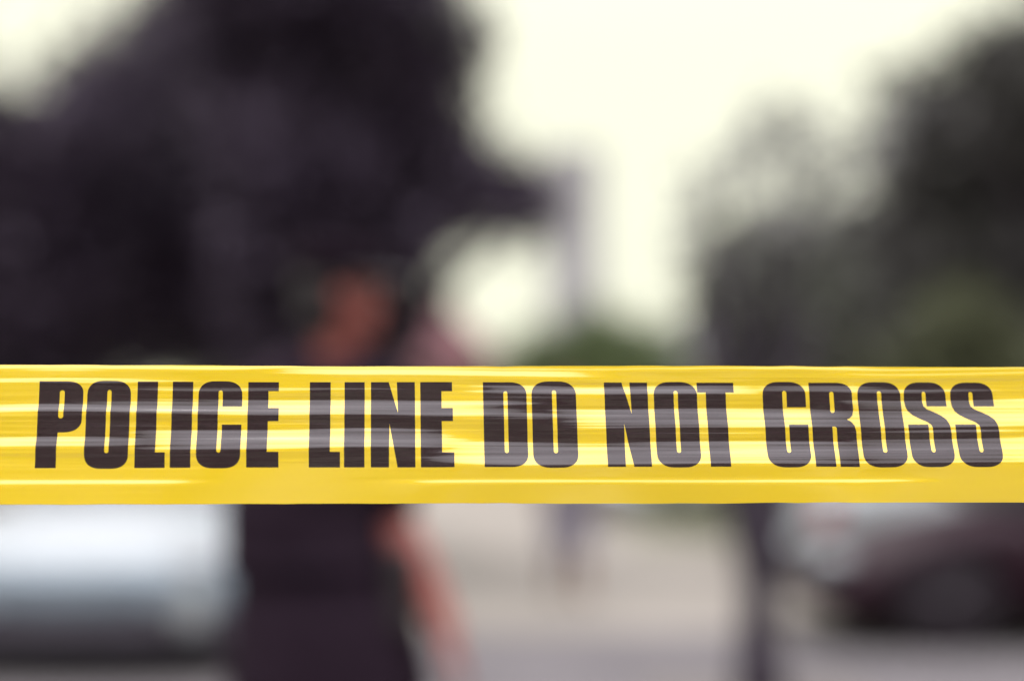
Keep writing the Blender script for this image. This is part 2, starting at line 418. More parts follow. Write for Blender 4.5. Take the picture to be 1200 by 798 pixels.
def car(name, label, group, loc, rz, paint, Lc=4.2, W=1.68, Hh=1.45, style='hatch', rim='rim', bumper=None):
    t = empty(name, loc, rz); tag(t, label, 'car', group)
    hl = Lc / 2; wr = .31; ax = (hl - .78, -hl + .75)
    if style == 'hatch':
        topx = [-hl, -hl + .05, -hl + .3, 0, hl - 1.25, hl - .5, hl - .12, hl]
        topz = [.70, .86, .90, .90, .90, .80, .66, .52]
    else:
        topx = [-hl, -hl + .08, -hl + .7, 0, hl - 1.3, hl - .75, hl - .25, hl]
        topz = [.68, .84, .90, .86, .80, .68, .52, .40]
    # body shell
    bm = bmesh.new(); rings = []
    for x in np.concatenate([[-hl, -hl + .03, -hl + .08], np.arange(-hl + .14, hl - .12, .05), [hl - .08, hl - .03, hl]]):
        zt = smooth_interp(topx, topz, x)
        e = min(x + hl, hl - x)
        hw = W / 2 * (1 - .16 * max(0, 1 - e / .45) ** 2)
        low = .20 + .06 * max(0, 1 - e / .3)
        for a in ax:
            dx = abs(x - a)
            if dx < wr + .05: low = max(low, math.sqrt((wr + .05) ** 2 - dx * dx) + wr)
        low = min(low, zt - .12)
        h_ = zt - low
        prof = [(.0, low + .02), (hw * .80, low + .01), (hw * .985, low), (hw * 1.0, low + h_ * .35), (hw * .995, low + h_ * .65), (hw * .96, low + h_ * .86), (hw * .86, zt - .015), (hw * .45, zt + .012), (0, zt + .018)]
        ring = [(x, y, z) for y, z in prof] + [(x, -y, z) for y, z in prof[-2:0:-1]]
        rings.append(ring)
    loft(bm, rings)
    body = obj('body', bm, paint, t, smooth=True)
    # cabin
    if style == 'hatch': cx = [-hl + .12, -hl + .55, hl - 1.95, hl - 1.15]
    else: cx = [-hl + .75, -hl + 1.35, hl - 2.1, hl - 1.25]
    zb = .875 if style == 'hatch' else .84
    def cab(inset, dz, x0, x1, x2, x3):
        lo = []; hi = []
        wb = W / 2 * .86 - inset; wt = W / 2 * .68 - inset
        lo = [(x0, -wb * .9), (x0, wb * .9), (x1, wb), (x2, wb), (x3, wb * .93), (x3, -wb * .93), (x2, -wb), (x1, -wb)]
        xm0 = x1; xm3 = x2
        hi = [(xm0, -wt * .95), (xm0, wt * .95), (xm0 + .15, wt), (xm3 - .2, wt), (xm3, wt * .95), (xm3, -wt * .95), (xm3 - .2, -wt), (xm0 + .15, -wt)]
        return lo, hi
    lo, hi = cab(0, 0, *cx)
    bm = bmesh.new()
    loft(bm, [[(x, y, zb) for x, y in lo], [(x, y, Hh - .06) for x, y in hi], [(x * .96, y * .88, Hh - .01) for x, y in hi], [(x * .7, y * .5, Hh) for x, y in hi]])
    obj('roof', bm, paint, t, smooth=False)
    # glass: panels set 4 mm proud, inside painted pillars
    def panel(nm, a, b, c_, d, m, inset=.07, off=.006, par=None):
        a, b, c_, d = map(Vector, (a, b, c_, d)); ce = (a + b + c_ + d) / 4
        n_ = (b - a).cross(d - a).normalized()
        if n_.dot(ce - Vector((0, 0, 1.1))) < 0: n_ = -n_
        q = [p + (ce - p).normalized() * inset for p in (a, b, c_, d)]
        bm = bmesh.new()
        loft(bm, [[tuple(p - n_ * .004) for p in q], [tuple(p + n_ * off) for p in q]])
        return obj(nm, bm, m, par or t)
    z0, z1 = zb + .02, Hh - .06
    L3 = lambda i, z: (lo[i][0], lo[i][1], z); H3 = lambda i, z: (hi[i][0], hi[i][1], z)
    panel('windscreen', L3(4, z0), L3(5, z0), H3(5, z1), H3(4, z1), M['glass'], .06)
    panel('rear_window', L3(0, z0), L3(1, z0), H3(1, z1), H3(0, z1), M['glass'], .08)
    for s in (1, -1):
        i2, i3, i1 = (2, 3, 1) if s > 0 else (7, 6, 0)
        mlo = ((lo[i2][0] + lo[i3][0]) / 2, lo[i2][1], z0); mhi = ((hi[i2][0] + hi[i3][0]) / 2, hi[i2][1], z1)
        panel('side_window', L3(i2, z0), mlo, mhi, H3(i2, z1), M['glass'], .06)
        panel('side_window', mlo, L3(i3, z0), H3(i3, z1), mhi, M['glass'], .06)
        # mirrors, handles
        bm = bmesh.new(); box(bm, (cx[3] - .12, s * (W / 2 + .05), zb + .10), (.10, .18, .12), bev=.02); obj('mirror', bm, paint, t)
        for hx in (.25, -.75):
            bm = bmesh.new(); box(bm, (hx, s * (W / 2 + .004), .76), (.16, .03, .025), bev=.005); obj('handle', bm, M['trim'], t)
    # lamps
    for s in (1, -1):
        bm = bmesh.new(); ellipsoid(bm, (hl - .13, s * W * .37, .60 if style == 'hatch' else .52), (.13, .15, .075)); obj('headlight', bm, M['lampglass'], t, True)
        bm = bmesh.new(); box(bm, (-hl + .03, s * W * .385, .66), (.09, .17, .20), bev=.03); obj('tail_light', bm, M['redlens'], t)
    bm = bmesh.new(); box(bm, (hl - .01, 0, .42), (.05, .8, .14), bev=.02)
    box(bm, (hl - .01, 0, .30), (.06, 1.1, .05), bev=.01); obj('grille', bm, M['trim'], t)
    if bumper:
        bm = bmesh.new()
        rg = []
        for k in range(-8, 9):
            f = k / 8; xo = hl + .05 - .13 * abs(f) ** 2.6; y = f * W * .512
            rg.append([(xo - .03, y, .37), (xo, y, .44), (xo, y, .55), (xo - .05, y, .63), (xo - .38, y * 1.01, .63), (xo - .38, y * 1.01, .37)])
        loft(bm, rg); bp = obj('front_bumper', bm, bumper, t)
        rg = []
        for k in range(-8, 9):
            f = k / 8; xo = hl + .045 - .13 * abs(f) ** 2.6; y = f * W * .510
            rg.append([(xo - .08, y, .15), (xo, y, .20), (xo, y, .366), (xo - .38, y * 1.01, .366), (xo - .38, y * 1.01, .15)])
        bm = bmesh.new(); loft(bm, rg); obj('front_skirt', bm, M['skirt'], t)
    bm = bmesh.new(); box(bm, (-hl + .0, 0, .40), (.08, W * .82, .10), bev=.03); obj('rear_bumper', bm, M['trim'] if paint is not M['white_paint'] else paint, t)
    bm = bmesh.new(); box(bm, (0, 0, .22), (Lc - .5, W * .8, .14)); obj('underbody', bm, M['trim'], t)
    # wheels
    for a in ax:
        for s in (1, -1):
            bm = bmesh.new(); y0 = s * (W / 2 - .22); y1 = s * (W / 2 - .01)
            rr = [(y0, wr - .02), (y0 + (y1 - y0) * .1, wr), (y0 + (y1 - y0) * .9, wr), (y1, wr - .03), (y1, wr - .10)]
            rings = [[(a + r_ * math.cos(k * math.pi / 12), y, wr + r_ * math.sin(k * math.pi / 12)) for k in range(24)] for y, r_ in rr]
            loft(bm, rings); wh = obj('wheel', bm, M['rubber'], t, False)
            bm = bmesh.new()
            for k in range(5):
                an = k * 2 * math.pi / 5
                tube(bm, [(a, y1 + s * .004, wr), (a + .2 * math.cos(an), y1 + s * .004, wr + .2 * math.sin(an))], [.045, .03], 6)
            tube(bm, [(a, y1 - s * .02, wr), (a, y1 + s * .012, wr)], [.06, .05], 10)
            obj('rim', bm, M[rim], wh)
    return t

M['skirt'] = mat('dark_plastic', (.050, .043, .058), rough=.6, var=.1)
M['bumper_shade'] = mat('shade_tinted_bumper', (.24, .29, .34), rough=.5, var=.08)  # shade on the white car's front, put into the bumper colour
c = at(86, 505, 7.4)
car('parked_car', 'white hatchback with bumper tinted blue-grey as shade, facing the viewer behind the person on the left', None, (c.x, 9.45, 0), R(-90), M['white_paint'], 4.1, 1.64, 1.52, bumper=M['bumper_shade'])
c = at(1262, 505, 8.4)
car('parked_car', 'low black car seen from the side at the right edge, nose to the left', None, (c.x + .62, 9.3, 0), R(180), M['dark_paint'], 4.3, 1.72, 1.34, style='sedan', rim='trim')
c = at(1065, 505, 11.2)
car('parked_car', 'white car seen from behind with red tail lights, beyond the black car', None, (c.x, 13.25, 0), R(90), M['white_paint'], 4.1, 1.70, 1.45)
c = at(768, 505, 21.5)
car('parked_car', 'small silver car parked on the verge in the middle distance', None, (c.x, 23.2, 0), R(-115), M['silver_paint'], 4.1, 1.68, 1.42)

# ------------------------------------------------------------------ people
def capsule(bm, p0, r0, p1, r1, seg=12, flat=None):
    p0, p1 = Vector(p0), Vector(p1)
    d = (p1 - p0); n = max(2, int(d.length / (min(r0, r1) * .8)) + 1)
    tube(bm, [p0.lerp(p1, k / n) for k in range(n + 1)], [r0 + (r1 - r0) * k / n for k in range(n + 1)], seg)
    ellipsoid(bm, p0, (r0,) * 3, u=seg, v=8); ellipsoid(bm, p1, (r1,) * 3, u=seg, v=8)

def rings_z(bm, lst, seg=24):
    """stack of ellipses (cx, cy, z, rx, ry)"""
    loft(bm, [[(cx + rx * math.cos(t), cy + ry * math.sin(t), z) for t in [2 * math.pi * k / seg for k in range(seg)]] for cx, cy, z, rx, ry in lst])

def fuse(o, vox, smooth=4):
    m = o.modifiers.new('fuse', 'REMESH'); m.mode = 'VOXEL'; m.voxel_size = vox; m.use_smooth_shade = True
    s = o.modifiers.new('soften', 'SMOOTH'); s.iterations = smooth; s.factor = .5

def head(bm, c, Rm, sc=1.0):
    """head with brow, nose, lips, chin and ears; face looks down local -Y, c = centre of the skull"""
    c = Vector(c)
    def P(x, y, z): return c + Rm @ (Vector((x, y, z)) * sc)
    def E(x, y, z, r): ellipsoid(bm, P(x, y, z), [k * sc for k in r], Rm)
    E(0, .012, .028, (.074, .094, .088)); E(0, -.018, -.030, (.060, .070, .075)); E(0, -.050, -.082, (.034, .034, .030))
    E(.034, -.045, -.045, (.028, .030, .035)); E(-.034, -.045, -.045, (.028, .030, .035))
    E(0, -.082, .030, (.050, .014, .010))                       # brow
    E(0, -.092, .002, (.009, .012, .024)); E(0, -.102, -.016, (.014, .014, .010))   # nose
    E(0, -.087, -.045, (.024, .008, .006)); E(0, -.084, -.055, (.021, .009, .007))  # lips
    for s in (1, -1):
        E(s * .042, -.066, -.008, (.020, .016, .014)); E(s * .078, .010, -.004, (.008, .018, .030)); E(s * .030, -.076, .014, (.016, .010, .010))

def hand(bm, wrist, d, palm_n, side, curl=.35, sc=1.0):
    """palm with four unequal fingers and a thumb; d points to the fingertips, side towards the thumb"""
    d = Vector(d).normalized(); pn = Vector(palm_n).normalized(); s = Vector(side).normalized()
    w0 = Vector(wrist)
    for k in (-1.5, -.5, .5, 1.5):
        capsule(bm, w0 + s * k * .010 * sc, .016 * sc, w0 + d * .085 * sc + s * k * .019 * sc, .0125 * sc, 8)
    for k, ln in ((1.5, .072), (.5, .080), (-.5, .075), (-1.5, .060)):
        p = w0 + d * .088 * sc + s * k * .0195 * sc; a = curl * .4; dd = d
        for j, f in enumerate((.45, .31, .24)):
            dd = (d * math.cos(a) + pn * math.sin(a)).normalized()
            q = p + dd * ln * f * sc
            capsule(bm, p, (.0092 - .0009 * j) * sc, q, (.0085 - .0009 * j) * sc, 8)
            p = q; a += curl * .8
    p = w0 + d * .022 * sc + s * .028 * sc
    q = p + (s * .55 + d * .75 + pn * .25).normalized() * .042 * sc
    r = q + (s * .2 + d * .9 + pn * .35).normalized() * .032 * sc
    capsule(bm, p, .0135 * sc, q, .011 * sc, 8); capsule(bm, q, .0105 * sc, r, .009 * sc, 8)

def person_main():
    D = 3.4
    base = at(376, 505, D)
    t = empty('person', (base.x, D, 0)); tag(t, 'person in long black shirt and dark trousers close behind the tape, bare arm held out', 'person')
    Z = lambda px, py, dy=0: at(px, py, D + dy) - Vector((base.x, D, 0))
    Rh = Matrix.Rotation(R(100), 3, 'Z')               # head turned towards the right of the picture
    hc = Z(402, 350)
    shR = Z(452, 468); elR = Z(461, 610, .05); wrR = Z(524, 738, -.05); hR = Z(551, 818, -.08)
    shL = Z(308, 468); elL = Z(305, 600, .20); wrL = Z(292, 732, .17); hL = Z(268, 798, .10)
    bm = bmesh.new()
    head(bm, hc, Rh)
    nb = Vector((hc.x * .45, .02, hc.z - .20))
    capsule(bm, hc + Vector((0, .02, -.04)), .058, nb, .064)
    rings_z(bm, [(.0, .02, hc.z - .17, .06, .06), (.0, .02, hc.z - .22, .14, .085), (0, .02, 1.33, .17, .10), (-.02, .02, 1.18, .15, .10), (-.02, .02, 1.05, .14, .10), (-.01, .02, .95, .16, .11), (0, .02, .86, .15, .11)])
    for a, b, c_, d_, pal, sd in ((shR, elR, wrR, hR, Vector((-1, 0, 0)), Vector((0, -1, 0))), (shL, elL, wrL, hL, Vector((1, 0, 0)), Vector((0, -1, 0)))):
        capsule(bm, a, .060, b, .049); capsule(bm, b, .050, b.lerp(c_, .35), .052); capsule(bm, b.lerp(c_, .35), .052, c_, .032)
        dd = (d_ - c_).normalized(); s2 = (sd - dd * sd.dot(dd)).normalized()
        hand(bm, c_, dd, pal, s2, .45)
    for s in (1, -1):
        kn = Vector((s * .12, -.02, .50)); an = Vector((s * .15, .03, .09))
        capsule(bm, (s * .09, .02, .88), .085, kn, .055); capsule(bm, kn, .055, kn.lerp(an, .3), .056); capsule(bm, kn.lerp(an, .3), .056, an, .038)
        capsule(bm, an, .036, an + Vector((s * .03, -.15, -.045)), .03)
    b = obj('body', bm, M['skin'], t); fuse(b, .0055, 3)
    # shirt
    bm = bmesh.new()
    rings_z(bm, [(.01, .02, hc.z - .175, .075, .075), (.005, .02, hc.z - .215, .15, .105), (0, .02, 1.36, .195, .125), (-.02, .02, 1.24, .185, .130), (-.05, .02, 1.12, .184, .130), (-.035, .02, 1.02, .196, .134), (-.01, .02, .93, .195, .138), (.010, .02, .86, .225, .155), (.026, .02, .68, .252, .17)], 32)
    capsule(bm, shR + Vector((-.01, 0, 0)), .084, shR.lerp(elR, .80), .070); capsule(bm, shL + Vector((.01, 0, 0)), .084, shL.lerp(elL, .80), .070)
    for sh in (shR, shL): capsule(bm, (sh.x * .35, .02, 1.43), .075, sh, .078)
    s_ = obj('shirt', bm, M['black_cloth'], t); fuse(s_, .008, 4)
    bm = bmesh.new(); rings_z(bm, [(.005, .015, hc.z - .15, .068, .070), (.005, .015, hc.z - .185, .084, .082)], 24); obj('collar', bm, M['black_cloth'], s_, True)
    # belt
    bm = bmesh.new(); rings_z(bm, [(-.02, .02, .965, .207, .150), (-.03, .02, 1.01, .204, .146)], 32); bl = obj('belt', bm, M['black_cloth2'], t, True)
    bm = bmesh.new(); box(bm, (.20, -.02, .93), (.07, .13, .20), bev=.02); obj('pouch', bm, M['leather'], bl)
        # trousers
    bm = bmesh.new()
    rings_z(bm, [(0, .02, .99, .185, .135), (0, .02, .90, .20, .145), (0, .02, .82, .20, .14)], 32)
    for s in (1, -1):
        kn = Vector((s * .115 + .01, -.02, .50)); an = Vector((s * .15, .03, .10))
        capsule(bm, (s * .105 + .005, .02, .84), .118, kn, .104); capsule(bm, kn, .104, an, .078)
    o = obj('trousers', bm, M['black_cloth2'], t); fuse(o, .009, 4)
    for s in (1, -1):
        bm = bmesh.new()
        capsule(bm, (s * .155, .06, .045), .044, (s * .18, -.14, .040), .045); ellipsoid(bm, (s * .185, -.18, .036), (.046, .06, .035))
        capsule(bm, (s * .152, .035, .05), .05, (s * .150, .03, .13), .056)
        o = obj('shoe', bm, M['leather'], t); fuse(o, .007, 3)
    # hair under a dark peaked cap
    bm = bmesh.new(); ellipsoid(bm, hc + Rh @ Vector((0, .028, .030)), (.082, .094, .090), Rh); ellipsoid(bm, hc + Rh @ Vector((0, .055, -.035)), (.066, .055, .060), Rh)
    o = obj('hair', bm, M['hair'], t); fuse(o, .006, 2)
    bm = bmesh.new()
    rs = []
    for z, rx, ry in ((.050, .088, .106), (.085, .094, .112), (.108, .112, .128), (.122, .104, .118), (.130, .05, .06)):
        rs.append([tuple(hc + Rh @ Vector((rx * math.cos(k * math.pi / 14), .008 + ry * math.sin(k * math.pi / 14), z))) for k in range(28)])
    loft(bm, rs); cp = obj('cap', bm, M['black_cloth'], t, True)
    bm = bmesh.new()
    V0 = []; V1 = []
    for k in range(11):
        a = math.pi + math.pi * k / 10
        V0.append(hc + Rh @ Vector((.084 * math.cos(a), .008 + .100 * math.sin(a), .058))); V1.append(hc + Rh @ Vector((.090 * math.cos(a), -.01 + .165 * math.sin(a), .040)))
    a0 = [bm.verts.new(p) for p in V0]; a1 = [bm.verts.new(p) for p in V1]
    b0 = [bm.verts.new(p + Vector((0, 0, .005))) for p in V0]; b1 = [bm.verts.new(p + Vector((0, 0, .005))) for p in V1]
    for k in range(10):
        bm.faces.new((a0[k], a1[k], a1[k + 1], a0[k + 1])); bm.faces.new((b0[k], b0[k + 1], b1[k + 1], b1[k])); bm.faces.new((a1[k], b1[k], b1[k + 1], a1[k + 1]))
    obj('peak', bm, M['leather'], cp)
    for s in (1, -1):
        bm = bmesh.new(); ellipsoid(bm, hc + Rh @ Vector((s * .030, -.0795, .010)), (.0115,) * 3, u=12, v=8); e = obj('eye', bm, M['eye'], t, True)
        bm = bmesh.new(); ellipsoid(bm, hc + Rh @ Vector((s * .030, -.0895, .010)), (.0052, .0028, .0052), Rh, u=10, v=6); obj('iris', bm, M['iris'], e, True)
person_main()

def pedestrian():
    D = 11.2
    p = at(666, 505, D); t = empty('person', (p.x, D, 0), R(10)); tag(t, 'distant person in grey knee-length clothes walking on the pale forecourt', 'person')
    bm = bmesh.new(); Rh = Matrix.Rotation(0, 3, 'Z')
    head(bm, (0, 0, 1.56), Rh)
    capsule(bm, (0, .02, 1.50), .05, (0, .02, 1.38), .055)
    rings_z(bm, [(0, .02, 1.42, .06, .06), (0, .02, 1.36, .16, .085), (0, .02, 1.2, .145, .09), (0, .02, 1.0, .125, .085), (0, .02, .88, .155, .10), (0, .02, .80, .14, .1)])
    for s in (1, -1):
        sh = Vector((s * .18, .02, 1.36)); el = Vector((s * .235, .05, 1.08)); wr = Vector((s * .235, -.04, .85))
        capsule(bm, sh, .046, el, .036); capsule(bm, el, .037, wr, .024); hand(bm, wr, (0, -.15, -1), (-s, 0, 0), (0, -1, 0), .4)
        kn = Vector((s * .09, -.05 if s > 0 else .0, .46)); an = Vector((s * .09, -.12 if s > 0 else .14, .09))
        capsule(bm, (s * .085, .02, .82), .08, kn, .05); capsule(bm, kn, .05, kn.lerp(an, .3), .052); capsule(bm, kn.lerp(an, .3), .052, an, .034)
        capsule(bm, an, .032, an + Vector((0, -.14, -.05)), .028)
    b = obj('body', bm, M['skin_brown'], t); fuse(b, .009, 2)
    bm = bmesh.new(); rings_z(bm, [(0, .02, 1.42, .08, .075), (0, .02, 1.38, .18, .10), (0, .02, 1.2, .165, .11), (0, .02, 1.0, .155, .11), (0, .02, .88, .18, .125)])
    for s in (1, -1): capsule(bm, (s * .17, .02, 1.36), .062, (s * .222, .045, 1.14), .052)
    o = obj('shirt', bm, M['pale_cloth'], t); fuse(o, .011, 3)
    bm = bmesh.new(); rings_z(bm, [(0, .02, .98, .15, .11), (0, .02, .86, .18, .13), (0, .02, .78, .17, .12)])
    for s in (1, -1):
        kn = Vector((s * .09, -.06 if s > 0 else .02, .38)); capsule(bm, (s * .095, .02, .80), .10, kn, .085)
    o = obj('shorts', bm, M['grey_cloth'], t); fuse(o, .011, 3)
    for s in (1, -1):
        y = -.12 if s > 0 else .14
        bm = bmesh.new(); capsule(bm, (s * .09, y + .03, .04), .036, (s * .09, y - .13, .036), .036); o = obj('shoe', bm, M['leather'], t); fuse(o, .008, 2)
    bm = bmesh.new(); ellipsoid(bm, (0, .026, 1.592), (.082, .094, .088)); ellipsoid(bm, (0, .05, 1.54), (.066, .055, .07)); o = obj('hair', bm, M['hair'], t); fuse(o, .008, 2)
pedestrian()

# ------------------------------------------------------------------ the barrier tape
TPX = FPX / .80                                      # pixels per metre at the tape
LEAN, YAW = R(14.5), R(2.0)
TU = Vector((math.cos(YAW), math.sin(YAW), 0))
TV = Vector((0, math.sin(LEAN), math.cos(LEAN))); TV = (TV - TU * TV.dot(TU)).normalized()
TN = TU.cross(TV)
TC = at(600, 508, .80)
HALF_V = 77.3 / math.cos(LEAN + PITCH) / TPX         # half width of the tape in metres
VS = HALF_V / 78.5                                   # metres along the tape's width per photo pixel

def u_of(px):
    """place along the tape, in metres, of something seen at column px"""
    k = (px - 600) / FPX
    # (u*cos) / (depth + u*sin) = k
    dep = .80 * math.cos(PITCH) ** 0
    return k * dep / (math.cos(YAW) - k * math.sin(YAW))

rngt = np.random.default_rng(77)
us_in = np.linspace(-.33, .33, 265)
us = np.concatenate([np.linspace(-2.2, -.34, 95), us_in, np.linspace(.34, 2.2, 95)])
ys = np.linspace(429.5, 586.5, 400)                  # tape rows, in photo pixels from the top edge down
UX = 600 + us * TPX                                  # columns in photo pixels
def vnoise(nx, ny, sx, sy, seed):
    r = np.random.default_rng(seed); G = r.uniform(-1, 1, (ny + 3, nx + 3))
    X = (UX - UX[0]) / sx; Y = (ys - ys[0]) / sy
    X = X % (nx); Y = Y % (ny)
    xi = X.astype(int); yi = Y.astype(int); fx = X - xi; fy = Y - yi
    fx = fx * fx * (3 - 2 * fx); fy = fy * fy * (3 - 2 * fy)
    a = G[yi][:, xi]; b_ = G[yi][:, xi + 1]; c_ = G[yi + 1][:, xi]; d_ = G[yi + 1][:, xi + 1]
    return (a * (1 - fx) + b_ * fx) * (1 - fy)[:, None] + (c_ * (1 - fx) + d_ * fx) * fy[:, None]
# creases pulled along the tape: (top, bottom, strength, from column, to column)
BANDS = [(430.5, 434, .75, -999, 2200), (434, 441, .85, 340, 700), (436, 440, .7, 1000, 1500), (435, 438, .55, 20, 120), (446, 450, .62, -200, 210), (444, 447, .5, 300, 520),
         (452, 462, 1.0, 560, 880), (452, 459, .65, 880, 1200), (464, 467, .8, 420, 700), (456, 459, .62, 150, 520),
         (476, 484, .85, -300, 330), (470, 488, .80, 260, 620), (472, 476, .6, 120, 420), (478, 501, .90, 650, 1010), (468, 501, .92, 1000, 1400), (483, 492, .7, 560, 680),
         (513, 524, .80, -300, 190), (504, 527, .95, 180, 540), (516, 543, .97, 510, 1010), (513, 543, .95, 1000, 1500), (505, 509, .6, 680, 900), (503, 507, .72, 1040, 1200), (498, 500, .6, 100, 420),
         (560.5, 564.5, .95, -500, 228), (560.5, 564.5, .95, 478, 1085)]
XX = UX[None, :]; YY = ys[:, None]
YW = YY + 1.1 * np.sin(XX / 170.0) + .8 * np.sin(XX / 67.0 + 1.3) + .9 * vnoise(40, 4, 90, 60, 3)
Rm_ = np.zeros((len(ys), len(us)))
sg = lambda t: 1 / (1 + np.exp(-np.clip(t, -30, 30)))
for i, (a, b, s_, x0, x1) in enumerate(BANDS):
    thin = (b - a) < 6
    e = 1.6 if not thin else 1.1
    f = (YY + .35 * np.sin(XX / 80.) if thin and a > 550 else YW)
    bx = sg((XX - x0) / (14 if a > 550 else 22)) * sg((x1 - XX) / (14 if a > 550 else 22))
    Rm_ = np.maximum(Rm_, s_ * sg((f - a) * e) * sg((b - f) * e) * bx)
inner = sg((YW - 441) / 2) * sg((546 - YW) / 2)
NZ = (.20 * vnoise(30, 60, 260, 3.2, 1) + .22 * vnoise(60, 120, 120, 1.4, 2) + .13 * vnoise(30, 40, 420, 7, 4))
Rm_ = Rm_ + NZ * (.12 + 1.0 * inner) 
PHI_LO, PHI_HI = R(-10.5), R(10.0)
PHI = PHI_LO + (PHI_HI - PHI_LO) * Rm_
PHI += R(.5) * vnoise(60, 160, 90, 1.0, 9)
slope = np.tan(PHI)                                  # normal tips up where the slope is positive
dy = (ys[1] - ys[0]) * VS
Hh_ = np.cumsum(slope, 0) * dy                       # going down the tape the surface comes towards the viewer
inview = np.abs(us) < .3
Hh_ -= np.linspace(0, 1, len(ys))[:, None] * (Hh_[-1] - Hh_[-1][inview].mean())[None, :]    # hems straight from end to end
Hh_ -= Hh_.mean(0)[None, :]
HV = np.gradient(Hh_, dy, axis=0)                    # d height / d (down)
HU = np.gradient(Hh_, us, axis=1)
EDGE_U = np.linspace(-2.3, 2.3, 420); EDGE_N = rngt.normal(size=420) * .00011 + .0002 * np.sin(EDGE_U * 19)
def surf(u, ypx, off=0.0):
    """points and normals of the tape at arrays u (m) and ypx (photo rows)"""
    ui = np.interp(u, us, np.arange(len(us))); yi = np.interp(ypx, ys, np.arange(len(ys)))
    u0 = np.clip(ui.astype(int), 0, len(us) - 2); y0 = np.clip(yi.astype(int), 0, len(ys) - 2); fu = ui - u0; fy = yi - y0
    def g(A): return (A[y0, u0] * (1 - fu) + A[y0, u0 + 1] * fu) * (1 - fy) + (A[y0 + 1, u0] * (1 - fu) + A[y0 + 1, u0 + 1] * fu) * fy
    h_, hv, hu = g(Hh_), g(HV), g(HU)
    v = (508 - ypx) * VS
    v = v + np.sign(v) * (np.abs(508 - ypx) / 78.5) ** 8 * np.interp(u, EDGE_U, EDGE_N)
    Nn = np.array(TN)[None] + hv[:, None] * np.array(TV)[None] - hu[:, None] * np.array(TU)[None]
    Nn /= np.linalg.norm(Nn, axis=1)[:, None]
    P_ = u[:, None] * np.array(TU)[None] + v[:, None] * np.array(TV)[None] + (h_ + off)[:, None] * np.array(TN)[None]
    return P_, Nn

def np_mesh(name, V, F, nrm, m, parent):
    me = bpy.data.meshes.new(name)
    me.vertices.add(len(V)); me.vertices.foreach_set('co', np.asarray(V, np.float32).ravel())
    F = np.asarray(F); me.loops.add(F.size); me.loops.foreach_set('vertex_index', F.ravel().astype(np.int32))
    k = F.shape[1]
    me.polygons.add(len(F)); me.polygons.foreach_set('loop_start', np.arange(len(F)) * k); me.polygons.foreach_set('loop_total', np.full(len(F), k))
    me.update()
    me.polygons.foreach_set('use_smooth', [True] * len(F))
    me.normals_split_custom_set_from_vertices([tuple(n) for n in nrm])
    return link_mesh(name, me, m, parent)

TAPE = empty('barrier_tape', TC); tag(TAPE, 'glossy yellow plastic police barrier tape with black lettering, stretched across the foreground', 'barrier tape')
UU, YYg = np.meshgrid(us, ys)
P_, Nn = surf(UU.ravel(), YYg.ravel())
nu, ny_ = len(us), len(ys)
ii = (np.arange(ny_ - 1)[:, None] * nu + np.arange(nu - 1)[None, :]).ravel()
F = np.stack([ii, ii + nu, ii + nu + 1, ii + 1], 1)
np_mesh('film', P_, F, Nn, M['tape'], TAPE)
# rear face of the folded film, a third of a millimetre behind
ysb = ys[::10]; ysb = np.append(ysb, ys[-1]); UU, YYb = np.meshgrid(us, ysb)
P_, Nn = surf(UU.ravel(), YYb.ravel(), -.00035); nyb = len(ysb)
ii = (np.arange(nyb - 1)[:, None] * nu + np.arange(nu - 1)[None, :]).ravel()
np_mesh('backing', P_, np.stack([ii, ii + 1, ii + nu + 1, ii + nu], 1), -Nn, M['tape'], TAPE)

# --- lettering: every glyph an outline on a 98-high grid, drawn for this condensed heavy face
def arc(cx, cy, rx, ry, a0, a1, n=9, p=2.35):
    o = []
    for k in range(n + 1):
        a = R(a0 + (a1 - a0) * k / n); c_, s_ = math.cos(a), math.sin(a)
        o.append((cx + rx * math.copysign(abs(c_) ** (2 / p), c_), cy - ry * math.copysign(abs(s_) ** (2 / p), s_)))
    return o
def rr(x0, y0, x1, y1, rx, ry, corners='abcd', p=2.35):
    """rounded rectangle, corners a = top left, b = top right, c = bottom right, d = bottom left"""
    o = []
    o += arc(x0 + rx, y0 + ry, rx, ry, 180, 90, p=p) if 'a' in corners else [(x0, y0)]
    o += arc(x1 - rx, y0 + ry, rx, ry, 90, 0, p=p) if 'b' in corners else [(x1, y0)]
    o += arc(x1 - rx, y1 - ry, rx, ry, 0, -90, p=p) if 'c' in corners else [(x1, y1)]
    o += arc(x0 + rx, y1 - ry, rx, ry, -90, -180, p=p) if 'd' in corners else [(x0, y1)]
    return o
slot = lambda x0, x1, y0, y1: rr(x0, y0, x1, y1, (x1 - x0) / 2, 2.6, p=2)
T_, B_ = 0.0, 98.0
GL = {}
GL['P'] = (51.5, [rr(0, 0, 24, 98, 1, 1, '') , ], None)
GL['P'] = (51.5, [[(0, 0)] + arc(51.5 - 20, 13, 20, 13, 90, 0) + arc(51.5 - 22, 58 - 15, 22, 15, 0, -90) + [(24, 58), (24, 98), (0, 98)], slot(24, 29.8, 10, 42.5)])
GL['O'] = (51.5, [rr(0, -.8, 51.5, 98.8, 20, 16), slot(23.6, 28.6, 9.5, 81.8)])
GL['L'] = (35.5, [[(0, 0), (24, 0), (24, 81), (35.5, 81), (35.5, 98), (0, 98)]])
GL['I'] = (24, [[(0, 0), (24, 0), (24, 98), (0, 98)]])
